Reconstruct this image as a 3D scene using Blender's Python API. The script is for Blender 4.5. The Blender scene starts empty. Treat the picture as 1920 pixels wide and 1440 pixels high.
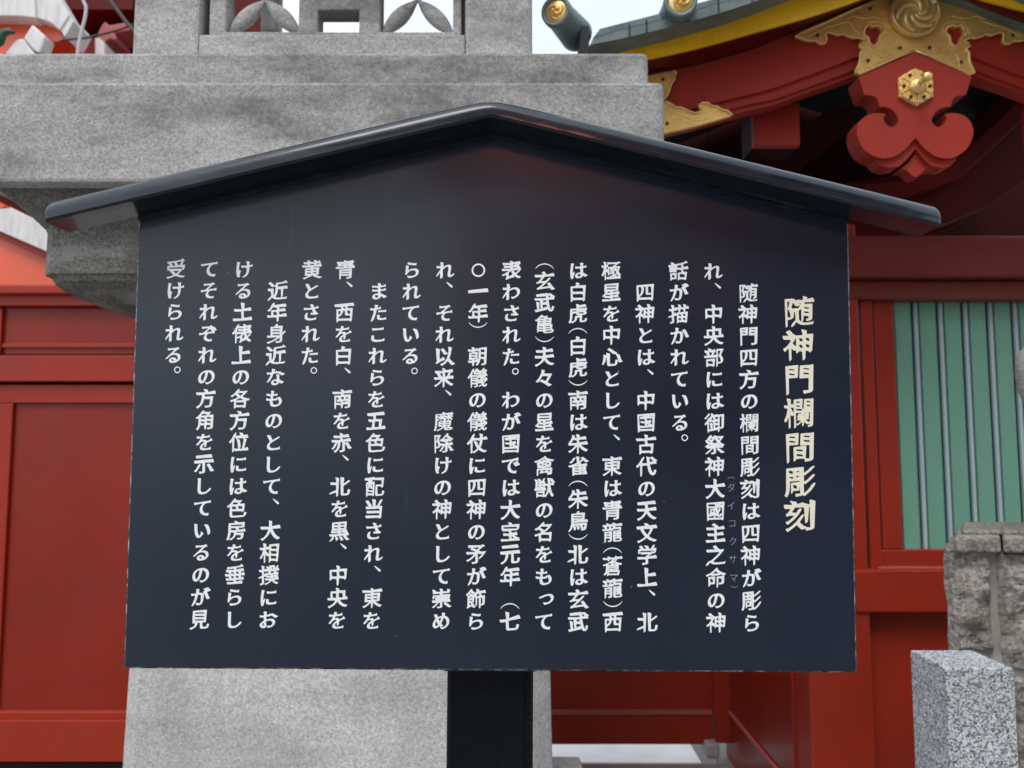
import bpy, math, random
import numpy as np
from mathutils import Vector, Matrix
from mathutils.geometry import tessellate_polygon

random.seed(7)
SC = bpy.context.scene
COL = SC.collection

# ------------------------------------------------------------------ camera
PITCH = math.radians(4.75)
FPX = 1443.0
CAMZ = 1.5
cam_d = bpy.data.cameras.new('camera')
cam = bpy.data.objects.new('camera', cam_d)
COL.objects.link(cam)
cam.location = (0, 0, CAMZ)
cam.rotation_euler = (math.radians(90) + PITCH, 0, 0)
cam_d.sensor_width = 36
cam_d.lens = FPX / 1920 * 36
cam_d.clip_start = 0.05
cam_d.clip_end = 600
cam_d.dof.use_dof = True
cam_d.dof.focus_distance = 1.05
cam_d.dof.aperture_fstop = 6.5
SC.camera = cam

# ------------------------------------------------------------------ sky and sun (bright overcast)
SUN_EL, SUN_AZ = math.radians(58), math.radians(200)   # azimuth measured from +Y, clockwise
w = bpy.data.worlds.new('World'); SC.world = w; w.use_nodes = True
nt = w.node_tree; nt.nodes.clear()
wo = nt.nodes.new('ShaderNodeOutputWorld'); bg = nt.nodes.new('ShaderNodeBackground')
sky = nt.nodes.new('ShaderNodeTexSky'); sky.sky_type = 'NISHITA'; sky.sun_disc = False
sky.sun_elevation = SUN_EL; sky.sun_rotation = SUN_AZ
sky.air_density = 1.0; sky.dust_density = 3.0; sky.ozone_density = 1.0
hs = nt.nodes.new('ShaderNodeHueSaturation'); hs.inputs['Saturation'].default_value = 0.45
mx = nt.nodes.new('ShaderNodeMix'); mx.data_type = 'RGBA'; mx.inputs[0].default_value = 0.55
mx.inputs[7].default_value = (8.6, 9.5, 10.7, 1)      # cloud sheet
tc = nt.nodes.new('ShaderNodeTexCoord'); nz = nt.nodes.new('ShaderNodeTexNoise')
nz.inputs['Scale'].default_value = 2.2; nz.inputs['Detail'].default_value = 4
mr = nt.nodes.new('ShaderNodeMapRange'); mr.inputs[1].default_value = .3; mr.inputs[2].default_value = .7
mr.inputs[3].default_value = .80; mr.inputs[4].default_value = 1.12
vm = nt.nodes.new('ShaderNodeVectorMath'); vm.operation = 'SCALE'
L = nt.links.new
L(sky.outputs[0], hs.inputs['Color']); L(hs.outputs[0], mx.inputs[6])
L(tc.outputs['Generated'], nz.inputs['Vector']); L(nz.outputs[0], mr.inputs[0])
L(mx.outputs[2], vm.inputs[0]); L(mr.outputs[0], vm.inputs['Scale'])
L(vm.outputs[0], bg.inputs[0]); bg.inputs[1].default_value = 0.11
L(bg.outputs[0], wo.inputs[0])
sd = bpy.data.lights.new('sun', 'SUN'); sd.energy = 1.0; sd.angle = math.radians(25); sd.color = (1, .97, .93)
sun = bpy.data.objects.new('sun', sd); COL.objects.link(sun)
dv = Vector((math.sin(SUN_AZ) * math.cos(SUN_EL), math.cos(SUN_AZ) * math.cos(SUN_EL), math.sin(SUN_EL)))
sun.rotation_euler = dv.to_track_quat('Z', 'Y').to_euler()
sun.location = dv * 20
SC.view_settings.view_transform = 'Standard'
SC.view_settings.look = 'None'
SC.view_settings.exposure = 0.6
SC.view_settings.gamma = 1
SC.view_settings.use_curve_mapping = False

# ------------------------------------------------------------------ helpers
CP, SP = math.cos(PITCH), math.sin(PITCH)
def ray(x, y):
    v = (720 - y) / FPX
    return Vector(((x - 960) / FPX, CP - SP * v, SP + CP * v))
def at(x, y, Y):
    d = ray(x, y); return Vector((0, 0, CAMZ)) + d * (Y / d.y)

def tag(o, label=None, cat=None, group=None, kind=None):
    for k, v in (('label', label), ('category', cat), ('group', group), ('kind', kind)):
        if v: o[k] = v
    return o
ROOT = {}
def empty(name, loc, label=None, cat=None, group=None):
    o = bpy.data.objects.new(name, None); COL.objects.link(o); o.location = loc
    o.empty_display_size = .1
    ROOT[o.name] = Vector(loc)
    return tag(o, label, cat, group)
def origin_of(o):
    while o.parent: o = o.parent
    return Vector(o.location)

class MB:
    def __init__(s): s.v = []; s.f = []; s.m = []; s.sm = []
    def add(s, vs, fs, mi=0, smooth=False):
        b = len(s.v); s.v += [tuple(v) for v in vs]
        for f in fs: s.f.append(tuple(b + i for i in f)); s.m.append(mi); s.sm.append(smooth)
        return s
    def box(s, a, b, mi=0):
        x0, y0, z0 = a; x1, y1, z1 = b
        vs = [(x0,y0,z0),(x1,y0,z0),(x1,y1,z0),(x0,y1,z0),(x0,y0,z1),(x1,y0,z1),(x1,y1,z1),(x0,y1,z1)]
        return s.add(vs, [(0,3,2,1),(4,5,6,7),(0,1,5,4),(1,2,6,5),(2,3,7,6),(3,0,4,7)], mi)
    def prism(s, loops, y0, y1, mi=0):
        """loops of (x,z); first is the outline, others holes; extruded from y0 (near) to y1 (far)"""
        flat = [p for l in loops for p in l]; n = len(flat)
        tris = tessellate_polygon([[Vector((p[0], p[1], 0)) for p in l] for l in loops])
        fr = [(p[0], y0, p[1]) for p in flat]; bk = [(p[0], y1, p[1]) for p in flat]
        fs = []
        for t in tris:
            a, b, c = [flat[i] for i in t]
            cr = (b[0]-a[0])*(c[1]-a[1]) - (b[1]-a[1])*(c[0]-a[0])
            if cr < 0: t = (t[0], t[2], t[1])
            fs.append(tuple(t)); fs.append((t[0]+n, t[2]+n, t[1]+n))
        k = 0
        for li, l in enumerate(loops):
            m = len(l)
            ar = sum(l[i][0]*l[(i+1)%m][1] - l[i][1]*l[(i+1)%m][0] for i in range(m))
            for i in range(m):
                a, b = k+i, k+(i+1) % m
                q = (a, a+n, b+n, b)
                if (ar < 0) != (li > 0): q = q[::-1]
                fs.append(q)
            k += m
        return s.add(fr + bk, fs, mi)
    def tube(s, pts, r, seg=8, mi=0, closed=False, rr=None):
        pts = [Vector(p) for p in pts]; n = len(pts); rings = []
        up0 = Vector((.13, .21, .97)).normalized()
        for i, p in enumerate(pts):
            a = pts[i-1] if (i > 0 or closed) else p; b = pts[(i+1) % n] if (i < n-1 or closed) else p
            t = (b-a).normalized(); u = t.cross(up0)
            if u.length < .05: u = t.cross(Vector((1, 0, 0)))
            u.normalize(); v = t.cross(u); q = rr[i] if rr else r
            rings.append([p + (u*math.cos(k*2*math.pi/seg) + v*math.sin(k*2*math.pi/seg))*q for k in range(seg)])
        vs = [v for R in rings for v in R]; fs = []
        for i in range(n if closed else n-1):
            for k in range(seg):
                a = i*seg+k; b = i*seg+(k+1) % seg; c = ((i+1) % n)*seg+(k+1) % seg; d = ((i+1) % n)*seg+k
                fs.append((a, b, c, d))
        if not closed:
            fs.append(tuple(range(seg))[::-1]); fs.append(tuple((n-1)*seg+k for k in range(seg)))
        return s.add(vs, fs, mi, True)
    def lathe(s, prof, c, axis='z', seg=28, mi=0):
        """prof: list of (r, h)"""
        vs = []; fs = []; n = len(prof)
        for i, (r, h) in enumerate(prof):
            for k in range(seg):
                a = 2*math.pi*k/seg; x, y = r*math.cos(a), r*math.sin(a)
                p = (x, y, h) if axis == 'z' else (x, -h, y)
                vs.append((c[0]+p[0], c[1]+p[1], c[2]+p[2]))
        for i in range(n-1):
            for k in range(seg):
                a = i*seg+k; b = i*seg+(k+1) % seg
                fs.append((a, b, b+seg, a+seg))
        fs.append(tuple(range(seg))[::-1]); fs.append(tuple((n-1)*seg+k for k in range(seg)))
        return s.add(vs, fs, mi, True)
    def build(s, name, mat, parent=None, local=False, bevel=0, seg=2, smooth_angle=None, **kw):
        me = bpy.data.meshes.new(name)
        off = Vector((0, 0, 0)) if (local or parent is None) else origin_of(parent)
        me.from_pydata([tuple(Vector(v) - off) for v in s.v], [], s.f)
        for mm in (mat if isinstance(mat, (list, tuple)) else [mat]): me.materials.append(mm)
        for i, p in enumerate(me.polygons): p.material_index = s.m[i]; p.use_smooth = s.sm[i]
        me.update()
        o = bpy.data.objects.new(name, me); COL.objects.link(o)
        if parent is not None: o.parent = parent
        if bevel:
            b = o.modifiers.new('bevel', 'BEVEL'); b.width = bevel; b.segments = seg; b.limit_method = 'ANGLE'
            b.angle_limit = math.radians(40)
            b.harden_normals = False
        return tag(o, **kw)

def pxloop(pts, Y): return [(at(x, y, Y).x, at(x, y, Y).z) for x, y in pts]
def plate(name, pts, Y, depth, mat, parent, holes=(), bevel=0.0, **kw):
    m = MB(); m.prism([pxloop(pts, Y)] + [pxloop(h, Y) for h in holes], Y, Y + depth)
    return m.build(name, mat, parent, bevel=bevel, **kw)
def pbox(name, x0, y0, x1, y1, Y, depth, mat, parent, bevel=0.003, **kw):
    """axis-aligned board whose front face covers these pixels at distance Y"""
    ym = (y0 + y1) / 2
    X0, X1 = at(x0, ym, Y).x, at(x1, ym, Y).x; Z1, Z0 = at(960, y0, Y).z, at(960, y1, Y).z
    m = MB().box((X0, Y, Z0), (X1, Y + depth, Z1))
    return m.build(name, mat, parent, bevel=bevel, **kw)

# ------------------------------------------------------------------ materials
def mat(name, base, rough=.5, spec=.5, coat=0, coat_r=.1, metal=0, bump=0, bscale=40, var=0, vscale=3, dirt=None, dscale=6, damt=.4, stretch=(1,1,1), rvar=0):
    m = bpy.data.materials.new(name); m.use_nodes = True
    n = m.node_tree.nodes; l = m.node_tree.links.new; b = n['Principled BSDF']
    b.inputs['Base Color'].default_value = (*base, 1); b.inputs['Roughness'].default_value = rough
    b.inputs['Specular IOR Level'].default_value = spec; b.inputs['Metallic'].default_value = metal
    b.inputs['Coat Weight'].default_value = coat; b.inputs['Coat Roughness'].default_value = coat_r
    t = n.new('ShaderNodeTexCoord'); mp = n.new('ShaderNodeMapping'); mp.inputs['Scale'].default_value = stretch
    l(t.outputs['Object'], mp.inputs[0])
    def noise(sc, det=4, rg=.55):
        q = n.new('ShaderNodeTexNoise'); q.inputs['Scale'].default_value = sc; q.inputs['Detail'].default_value = det
        q.inputs['Roughness'].default_value = rg; l(mp.outputs[0], q.inputs['Vector']); return q
    def rng(src, a, b_, c, d):
        r = n.new('ShaderNodeMapRange'); r.inputs[1].default_value = a; r.inputs[2].default_value = b_
        r.inputs[3].default_value = c; r.inputs[4].default_value = d; l(src, r.inputs[0]); return r.outputs[0]
    col = None
    if var:
        q = noise(vscale); f = rng(q.outputs[0], .3, .7, 1-var, 1+var)
        x = n.new('ShaderNodeVectorMath'); x.operation = 'SCALE'; x.inputs[0].default_value = base; l(f, x.inputs['Scale']); col = x.outputs[0]
    if dirt:
        q = noise(dscale, 8, .65); f = rng(q.outputs[0], .5, .68, 0, damt)
        x = n.new('ShaderNodeMix'); x.data_type = 'RGBA'; l(f, x.inputs[0])
        if col: l(col, x.inputs[6])
        else: x.inputs[6].default_value = (*base, 1)
        x.inputs[7].default_value = (*dirt, 1); col = x.outputs[2]
    if col: l(col, b.inputs['Base Color'])
    if rvar:
        q = noise(vscale * 2.3, 5); l(rng(q.outputs[0], .3, .7, max(.02, rough-rvar), rough+rvar), b.inputs['Roughness'])
    if bump:
        q = noise(bscale, 6); bb = n.new('ShaderNodeBump'); bb.inputs['Strength'].default_value = bump
        bb.inputs['Distance'].default_value = .004; l(q.outputs[0], bb.inputs['Height']); l(bb.outputs[0], b.inputs['Normal'])
    return m

def granite(name, dark, mid, light, speck=260, stain=(.10,.095,.085), samt=.55, sscale=(1.2, 1.2, 3.2), bump=.5, rough=.8, lowf=1.0, seed=0, streak=True, grain=.20, vsc=.9, vamp=.17):
    m = bpy.data.materials.new(name); m.use_nodes = True
    n = m.node_tree.nodes; l = m.node_tree.links.new; b = n['Principled BSDF']
    b.inputs['Roughness'].default_value = rough; b.inputs['Specular IOR Level'].default_value = .3
    t = n.new('ShaderNodeTexCoord'); off = n.new('ShaderNodeMapping'); off.inputs['Location'].default_value = (seed*3.1, seed*1.7, seed)
    l(t.outputs['Object'], off.inputs[0]); src = off.outputs[0]
    def noise(sc, det, rg=.6, mpsc=None):
        q = n.new('ShaderNodeTexNoise'); q.inputs['Scale'].default_value = sc; q.inputs['Detail'].default_value = det; q.inputs['Roughness'].default_value = rg
        if mpsc:
            mp = n.new('ShaderNodeMapping'); mp.inputs['Scale'].default_value = mpsc; l(src, mp.inputs[0]); l(mp.outputs[0], q.inputs['Vector'])
        else: l(src, q.inputs['Vector'])
        return q
    q = noise(speck, 3, .7, (1, 1, 1.8) if streak else None)
    vo = n.new('ShaderNodeTexVoronoi'); vo.inputs['Scale'].default_value = speck*vsc; l(src, vo.inputs['Vector'])
    sep = n.new('ShaderNodeSeparateColor'); l(vo.outputs['Color'], sep.inputs[0])
    vr = n.new('ShaderNodeMapRange'); vr.inputs[3].default_value = .5-vamp; vr.inputs[4].default_value = .5+vamp; l(sep.outputs[0], vr.inputs[0])
    vmx = n.new('ShaderNodeMix'); vmx.inputs[0].default_value = .5; l(q.outputs[0], vmx.inputs[2]); l(vr.outputs[0], vmx.inputs[3])
    cr = n.new('ShaderNodeValToRGB'); e = cr.color_ramp.elements
    e[0].position = .36; e[0].color = (*dark, 1); e[1].position = .66; e[1].color = (*light, 1)
    k = cr.color_ramp.elements.new(.49); k.color = (*mid, 1)
    l(vmx.outputs[0], cr.inputs[0])
    # large stains / weathering, mostly horizontal
    s1 = noise(2.3 * lowf, 9, .62, sscale)
    r1 = n.new('ShaderNodeMapRange'); r1.inputs[1].default_value = .46; r1.inputs[2].default_value = .62; r1.inputs[3].default_value = 0; r1.inputs[4].default_value = samt
    l(s1.outputs[0], r1.inputs[0])
    q3 = noise(55, 5, .7)
    r3 = n.new('ShaderNodeMapRange'); r3.inputs[1].default_value = .3; r3.inputs[2].default_value = .65; r3.inputs[3].default_value = .35; r3.inputs[4].default_value = 1
    l(q3.outputs[0], r3.inputs[0])
    q5 = noise(120, 4, .75); r5 = n.new('ShaderNodeMapRange'); r5.inputs[1].default_value = .32; r5.inputs[2].default_value = .68; r5.inputs[3].default_value = 1-grain; r5.inputs[4].default_value = 1+grain
    l(q5.outputs[0], r5.inputs[0]); q6 = noise(1.7*lowf, 5, .6, (.7, .7, 2.6)); r6 = n.new('ShaderNodeMapRange'); r6.inputs[1].default_value = .35; r6.inputs[2].default_value = .65; r6.inputs[3].default_value = .74; r6.inputs[4].default_value = 1.16
    l(q6.outputs[0], r6.inputs[0]); m6 = n.new('ShaderNodeMath'); m6.operation = 'MULTIPLY'; l(r5.outputs[0], m6.inputs[0]); l(r6.outputs[0], m6.inputs[1]); r5 = m6
    gx_ = n.new('ShaderNodeVectorMath'); gx_.operation = 'SCALE'; l(cr.outputs[0], gx_.inputs[0]); l(r5.outputs[0], gx_.inputs['Scale'])
    mu = n.new('ShaderNodeMath'); mu.operation = 'MULTIPLY'; l(r1.outputs[0], mu.inputs[0]); l(r3.outputs[0], mu.inputs[1])
    x = n.new('ShaderNodeMix'); x.data_type = 'RGBA'; l(mu.outputs[0], x.inputs[0]); l(gx_.outputs[0], x.inputs[6]); x.inputs[7].default_value = (*stain, 1)
    out = x.outputs[2]
    # pale lime bloom
    s2 = noise(3.1 * lowf, 8, .65, (1.5, 1.5, 5))
    r2 = n.new('ShaderNodeMapRange'); r2.inputs[1].default_value = .56; r2.inputs[2].default_value = .75; r2.inputs[3].default_value = 0; r2.inputs[4].default_value = .45
    l(s2.outputs[0], r2.inputs[0])
    y = n.new('ShaderNodeMix'); y.data_type = 'RGBA'; l(r2.outputs[0], y.inputs[0]); l(out, y.inputs[6]); y.inputs[7].default_value = (.55, .56, .56, 1)
    l(y.outputs[2], b.inputs['Base Color'])
    bb = n.new('ShaderNodeBump'); bb.inputs['Strength'].default_value = bump; bb.inputs['Distance'].default_value = .003
    q4 = noise(140, 6, .7); l(q4.outputs[0], bb.inputs['Height']); l(bb.outputs[0], b.inputs['Normal'])
    return m

M = {}
M['stone'] = granite('weathered_granite', (.24,.24,.235), (.41,.41,.40), (.58,.58,.57), seed=1, samt=1.0, stain=(.15,.145,.135))
M['stone_shaft'] = granite('pale_granite', (.30,.30,.29), (.52,.515,.50), (.70,.70,.69), samt=.35, stain=(.24,.225,.20), sscale=(3,3,1.2), seed=2)
M['stone_dark'] = granite('mossy_granite', (.06,.062,.055), (.15,.15,.135), (.26,.26,.24), samt=.8, stain=(.05,.048,.04), sscale=(2,2,3), seed=3)  # darker granite tones for the capital and the frame rebate
M['block'] = granite('cut_granite', (.09,.10,.115), (.38,.41,.44), (.66,.69,.71), speck=200, samt=.12, bump=.15, rough=.55, seed=4, streak=False, grain=.10, vsc=1.3, vamp=.36)
M['rough_stone'] = granite('rough_fieldstone', (.11,.10,.085), (.27,.255,.225), (.48,.46,.415), speck=120, samt=.55, stain=(.12,.10,.07), sscale=(4,4,4), bump=1.0, seed=5)
M['mortar'] = mat('mortar', (.30,.31,.28), .9, bump=.5, bscale=120, var=.2, vscale=20)
M['concrete'] = mat('concrete_ground', (.22,.205,.185), .9, bump=.5, bscale=90, var=.25, vscale=2.5, dirt=(.12,.11,.10), dscale=3, damt=.6)
M['kerb'] = mat('pale_kerb', (.84,.86,.84), .8, bump=.3, bscale=60, var=.1, vscale=6)
RED = (.33,.026,.010)
M['red'] = mat('vermilion_lacquer', RED, .45, .3, coat=.08, coat_r=.25, bump=.10, bscale=25, var=.16, vscale=1.6, dirt=(.24,.03,.02), dscale=4, damt=.5, rvar=.08)
M['red_gloss'] = mat('glossy_vermilion', (.25,.017,.006), .40, .3, coat=.10, coat_r=.12, bump=.05, bscale=12, var=.14, vscale=1.8, dirt=(.20,.03,.02), dscale=3, damt=.5, rvar=.06)
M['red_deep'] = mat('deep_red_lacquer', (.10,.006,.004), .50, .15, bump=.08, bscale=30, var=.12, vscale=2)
M['red_old2'] = mat('worn_red_lacquer', (.10,.006,.004), .55, .15, bump=.08, bscale=30, var=.15, vscale=2)  # same vermilion darkened; shade under the gable put into the colour
M['red_old'] = mat('old_dark_red_lacquer', (.035,.0025,.002), .6, .12, bump=.08, bscale=30, var=.15, vscale=2)  # same vermilion darkened further, deep interior shade put into the colour
M['red_soft'] = mat('weathered_bargeboard_red', (.37,.036,.022), .5, .3, bump=.08, bscale=30, var=.08, vscale=2.5, dirt=(.28,.035,.025), dscale=3, damt=.5)
M['red_beam'] = mat('faded_red_beam', (.17,.020,.013), .45, .35, coat=.2, coat_r=.25, bump=.08, bscale=20, var=.15, vscale=2.2, dirt=(.14,.05,.04), dscale=2.5, damt=.7, stretch=(.5,1,3))
M['orange'] = mat('orange_red_paint', (.85,.115,.035), .35, coat=.3, var=.08)
M['groove'] = mat('groove_red', (.09,.006,.004), .6)
M['salmon'] = mat('pale_red_edge', (.40,.10,.085), .5)
M['white'] = mat('white_gofun_paint', (.74,.73,.71), .6, bump=.1, bscale=30, var=.07, vscale=6, dirt=(.52,.47,.46), dscale=9, damt=.6, stretch=(3,3,.6))
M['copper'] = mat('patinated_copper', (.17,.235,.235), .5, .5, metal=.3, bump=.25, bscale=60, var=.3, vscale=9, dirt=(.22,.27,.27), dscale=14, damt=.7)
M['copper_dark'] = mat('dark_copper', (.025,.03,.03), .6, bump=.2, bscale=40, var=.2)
M['yellow'] = mat('yellow_eave_paint', (.90,.52,.008), .4, bump=.1, bscale=20, var=.10, vscale=4, dirt=(.45,.24,.02), dscale=10, damt=.4)
M['green'] = mat('green_slat_paint', (.17,.40,.29), .5, bump=.1, bscale=40, var=.10, vscale=3, dirt=(.08,.2,.14), dscale=6, damt=.4, stretch=(1,1,.3))
M['paleblue'] = mat('pale_blue_strip', (.46,.57,.61), .5, var=.1)
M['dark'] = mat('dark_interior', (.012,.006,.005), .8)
M['gold'] = mat('gold_leaf_metal', (.92,.62,.18), .38, .5, metal=.45, bump=.6, bscale=150, var=.15, vscale=12, dirt=(.55,.38,.17), dscale=22, damt=.4, rvar=.08)
M['gold_rim'] = mat('gold_rim', (.95,.68,.27), .32, .5, metal=.5, bump=.1, bscale=60, var=.10, vscale=12)
M['brass'] = mat('aged_brass', (.80,.60,.24), .30, .5, metal=.5, bump=.15, bscale=40, var=.15, vscale=14, dirt=(.42,.34,.16), dscale=16, damt=.4)
M['rope'] = mat('white_rope', (.62,.56,.58), .8, bump=.5, bscale=200)
M['cable'] = mat('dark_cable', (.06,.045,.045), .6)
M['greenpaint'] = mat('green_curl_paint', (.02,.10,.05), .5)
M['post'] = mat('black_post_paint', (.002,.005,.008), .22, .22, bump=.10, bscale=30, var=.2, vscale=8, dirt=(.05,.06,.065), dscale=90, damt=.05, rvar=.05)
M['lacq'] = mat('black_roof_lacquer', (.005,.012,.023), .36, .3, coat=.50, coat_r=.06, bump=.20, bscale=55, var=.3, vscale=7, dirt=(.05,.06,.07), dscale=60, damt=.35, rvar=.12, stretch=(.35,1,1))

def board_material():
    m = bpy.data.materials.new('navy_black_lacquer'); m.use_nodes = True
    n = m.node_tree.nodes; l = m.node_tree.links.new; b = n['Principled BSDF']
    b.inputs['Specular IOR Level'].default_value = .5
    b.inputs['Coat Weight'].default_value = .32; b.inputs['Coat Roughness'].default_value = .13
    t = n.new('ShaderNodeTexCoord')
    def noise(sc, det, rg=.6, mp=None):
        q = n.new('ShaderNodeTexNoise'); q.inputs['Scale'].default_value = sc; q.inputs['Detail'].default_value = det; q.inputs['Roughness'].default_value = rg
        if mp:
            p = n.new('ShaderNodeMapping'); p.inputs['Scale'].default_value = mp; l(t.outputs['Object'], p.inputs[0]); l(p.outputs[0], q.inputs['Vector'])
        else: l(t.outputs['Object'], q.inputs['Vector'])
        return q
    def rng(src, a, b_, c, d):
        r = n.new('ShaderNodeMapRange'); r.inputs[1].default_value = a; r.inputs[2].default_value = b_
        r.inputs[3].default_value = c; r.inputs[4].default_value = d; l(src, r.inputs[0]); return r.outputs[0]
    def mixc(f, c1, c2):
        x = n.new('ShaderNodeMix'); x.data_type = 'RGBA'; l(f, x.inputs[0])
        for c, i in ((c1, 6), (c2, 7)):
            if isinstance(c, tuple): x.inputs[i].default_value = (*c, 1)
            else: l(c, x.inputs[i])
        return x.outputs[2]
    c = mixc(rng(noise(3, 3).outputs[0], .3, .7, 0, 1), (.0045,.014,.031), (.008,.018,.038))
    # run-down water marks and dust
    c = mixc(rng(noise(5, 7, .7, (14, 1, 1.1)).outputs[0],   .60, .78, 0, .09), c, (.16,.19,.22))
    # sparse pale dust specks
    v = n.new('ShaderNodeTexVoronoi'); v.inputs['Scale'].default_value = 42; l(t.outputs['Object'], v.inputs['Vector'])
    sp = rng(v.outputs['Distance'], .035, .055, 1, 0)
    rr = rng(noise(9, 2).outputs[0], .56, .60, 0, .5)
    mu = n.new('ShaderNodeMath'); mu.operation = 'MULTIPLY'; l(sp, mu.inputs[0]); l(rr, mu.inputs[1])
    c = mixc(mu.outputs[0], c, (.35,.38,.40))
    # hairline scratches
    wv = n.new('ShaderNodeTexWave'); wv.inputs['Scale'].default_value = 1.3; wv.inputs['Distortion'].default_value = 6; wv.inputs['Detail'].default_value = 2
    wv.inputs['Detail Scale'].default_value = .6
    l(t.outputs['Object'], wv.inputs['Vector'])
    s = rng(wv.outputs['Fac'], .9985, 1.0, 0, 1); g = rng(noise(4, 3).outputs[0], .58, .64, 0, .06)
    mu2 = n.new('ShaderNodeMath'); mu2.operation = 'MULTIPLY'; l(s, mu2.inputs[0]); l(g, mu2.inputs[1])
    c = mixc(mu2.outputs[0], c, (.25,.28,.31))
    l(c, b.inputs['Base Color'])
    l(rng(noise(4, 6).outputs[0], .3, .7, .30, .48), b.inputs['Roughness'])
    bb = n.new('ShaderNodeBump'); bb.inputs['Strength'].default_value = .06; bb.inputs['Distance'].default_value = .002
    l(noise(16, 3).outputs[0], bb.inputs['Height']); l(bb.outputs[0], b.inputs['Normal']); l(bb.outputs[0], b.inputs['Coat Normal'])
    return m
M['board'] = board_material()
def worn_edge():
    m = bpy.data.materials.new('chipped_board_edge'); m.use_nodes = True
    n = m.node_tree.nodes; l = m.node_tree.links.new; b = n['Principled BSDF']; b.inputs['Roughness'].default_value = .5
    t = n.new('ShaderNodeTexCoord'); q = n.new('ShaderNodeTexNoise'); q.inputs['Scale'].default_value = 45; q.inputs['Detail'].default_value = 8; q.inputs['Roughness'].default_value = .75
    l(t.outputs['Object'], q.inputs['Vector']); r = n.new('ShaderNodeValToRGB'); e = r.color_ramp.elements
    e[0].position = .47; e[0].color = (.010,.013,.022, 1); e[1].position = .60; e[1].color = (.38,.40,.42, 1)
    l(q.outputs[0], r.inputs[0]); l(r.outputs[0], b.inputs['Base Color'])
    return m
M['edge'] = worn_edge()
M['ink'] = mat('white_lettering_paint', (.92,.97,.98), .5, .4, var=.05, vscale=60)
M['ink_cream'] = mat('cream_title_paint', (.92,.89,.72), .5, .4, var=.04, vscale=60)
M['ink_faint'] = mat('faint_lettering_paint', (.34,.36,.40), .5, .4)

# ------------------------------------------------------------------ ground
MB().box((-40, -30, -.3), (40, 60, 0)).build('ground', M['concrete'], kind='structure')

# ================================================================== stone lantern
def sq_loft(levels, chamf, cx, cy, seg_mat=0):
    """levels: (half, z) of a square section with chamfered corners"""
    m = MB(); vs = []; fs = []
    for h, z, c in levels:
        for sx, sy, px, py in ((1,-1,-1,0),(1,-1,0,1),(1,1,0,-1),(1,1,-1,0),(-1,1,1,0),(-1,1,0,-1),(-1,-1,0,1),(-1,-1,1,0)):
            vs.append((cx + sx*h + px*c, cy + sy*h + py*c, z))
    n = 8
    for i in range(len(levels)-1):
        for k in range(n):
            a = i*n+k; b = i*n+(k+1) % n; fs.append((a, b, b+n, a+n))
    fs.append(tuple(range(n))[::-1]); fs.append(tuple((len(levels)-1)*n+k for k in range(n)))
    return m.add(vs, fs)
LX, LY = -.447, 2.545
lan = empty('stone_lantern', (LX, LY, 0), 'massive weathered grey granite lantern standing behind the black notice board', 'stone lantern')
zc = lambda y, Y: at(960, y, Y).z
z_top1, z_mid, z_bot = zc(98, 1.77), zc(155, 1.745), zc(345, 1.745)
# pedestal and shaft
zp = .20
sq_loft([(.60, 0, .01), (.60, zp, .01)], 0, LX, LY).build('pedestal', M['stone_shaft'], lan, bevel=.012)
zs = zc(600, 2.0)
sq_loft([(.560, zp, .05), (.546, zc(1258, 2.0), .05), (.540, zc(900, 2.0), .05), (.545, zs, .05)], 0, LX, LY).build('shaft', M['stone_shaft'], lan, bevel=.006)
MB().box((at(1000,1430,2.35).x, 2.30, 0), (at(1092,1430,2.35).x, 2.42, zc(1447,2.30))).build('base_stone', M['stone'], lan, bevel=.012)
# capital: neck flaring out to an upright band, then a hollow under the slab
zb0, zb1 = zc(517, 1.84), zc(432, 1.84)
lv = [(.545, zs+.001, .05)]
for t in np.linspace(0, 1, 7): lv.append((.55 + .15*math.sin(t*math.pi/2)*1.0, zs + .004 + (zb0 - zs)*t, .045))
lv.append((.705, zb0+.006, .03)); lv.append((.705, zb1, .03))
for t in np.linspace(.12, 1, 7): lv.append((.705 + .066*t**1.15, zb1 + (z_bot - zb1)*t, .03*(1-t) + .012))
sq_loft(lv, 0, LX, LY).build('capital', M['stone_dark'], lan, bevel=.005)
sq_loft([(.778, z_bot, .012), (.805, z_bot+.003, .012), (.805, z_mid, .012)], 0, LX, LY).build('lower_slab', M['stone'], lan, bevel=.012)
sq_loft([(.805, z_mid-.004, .012), (.805, z_top1, .012)], 0, LX-.03, LY+.03).build('upper_slab', M['stone'], lan, bevel=.010)
# firebox
FY = 1.95
fx0, fx1 = at(248, 60, FY).x, at(998, 60, FY).x
ztop = zc(-520, FY)
fz = z_top1 - .002
fxc = (fx0+fx1)/2; FH = (fx1-fx0)/2; FD = 2*FH
def fx(x): return at(x, 30, FY).x
def fzz(y): return zc(y, FY)
wl = [(418, 555), (592, 670), (710, 848)]
# corner piers, sill and head of all four sides; front shows
m = MB()
for sx in (0, 1):
    for sy in (0, 1):
        x0 = fx0 if sx == 0 else fx(872); x1 = fx(374) if sx == 0 else fx1
        wdt = x1-x0
        if sy:
            x0 = fx0 if sx == 0 else fx1-.07; x1 = x0+.07; wdt = .07
        y0 = FY if sy == 0 else FY+FD-wdt
        MB().box((x0, y0, fz), (x1, y0+wdt, ztop)).build('corner_pier', M['stone'], lan, bevel=.010)

zsill = fzz(53)
MB().box((fx(374), FY+.001, fz), (fx(872), FY+.16, fzz(64))).build('firebox_sill', M['stone'], lan, bevel=.004)
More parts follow.
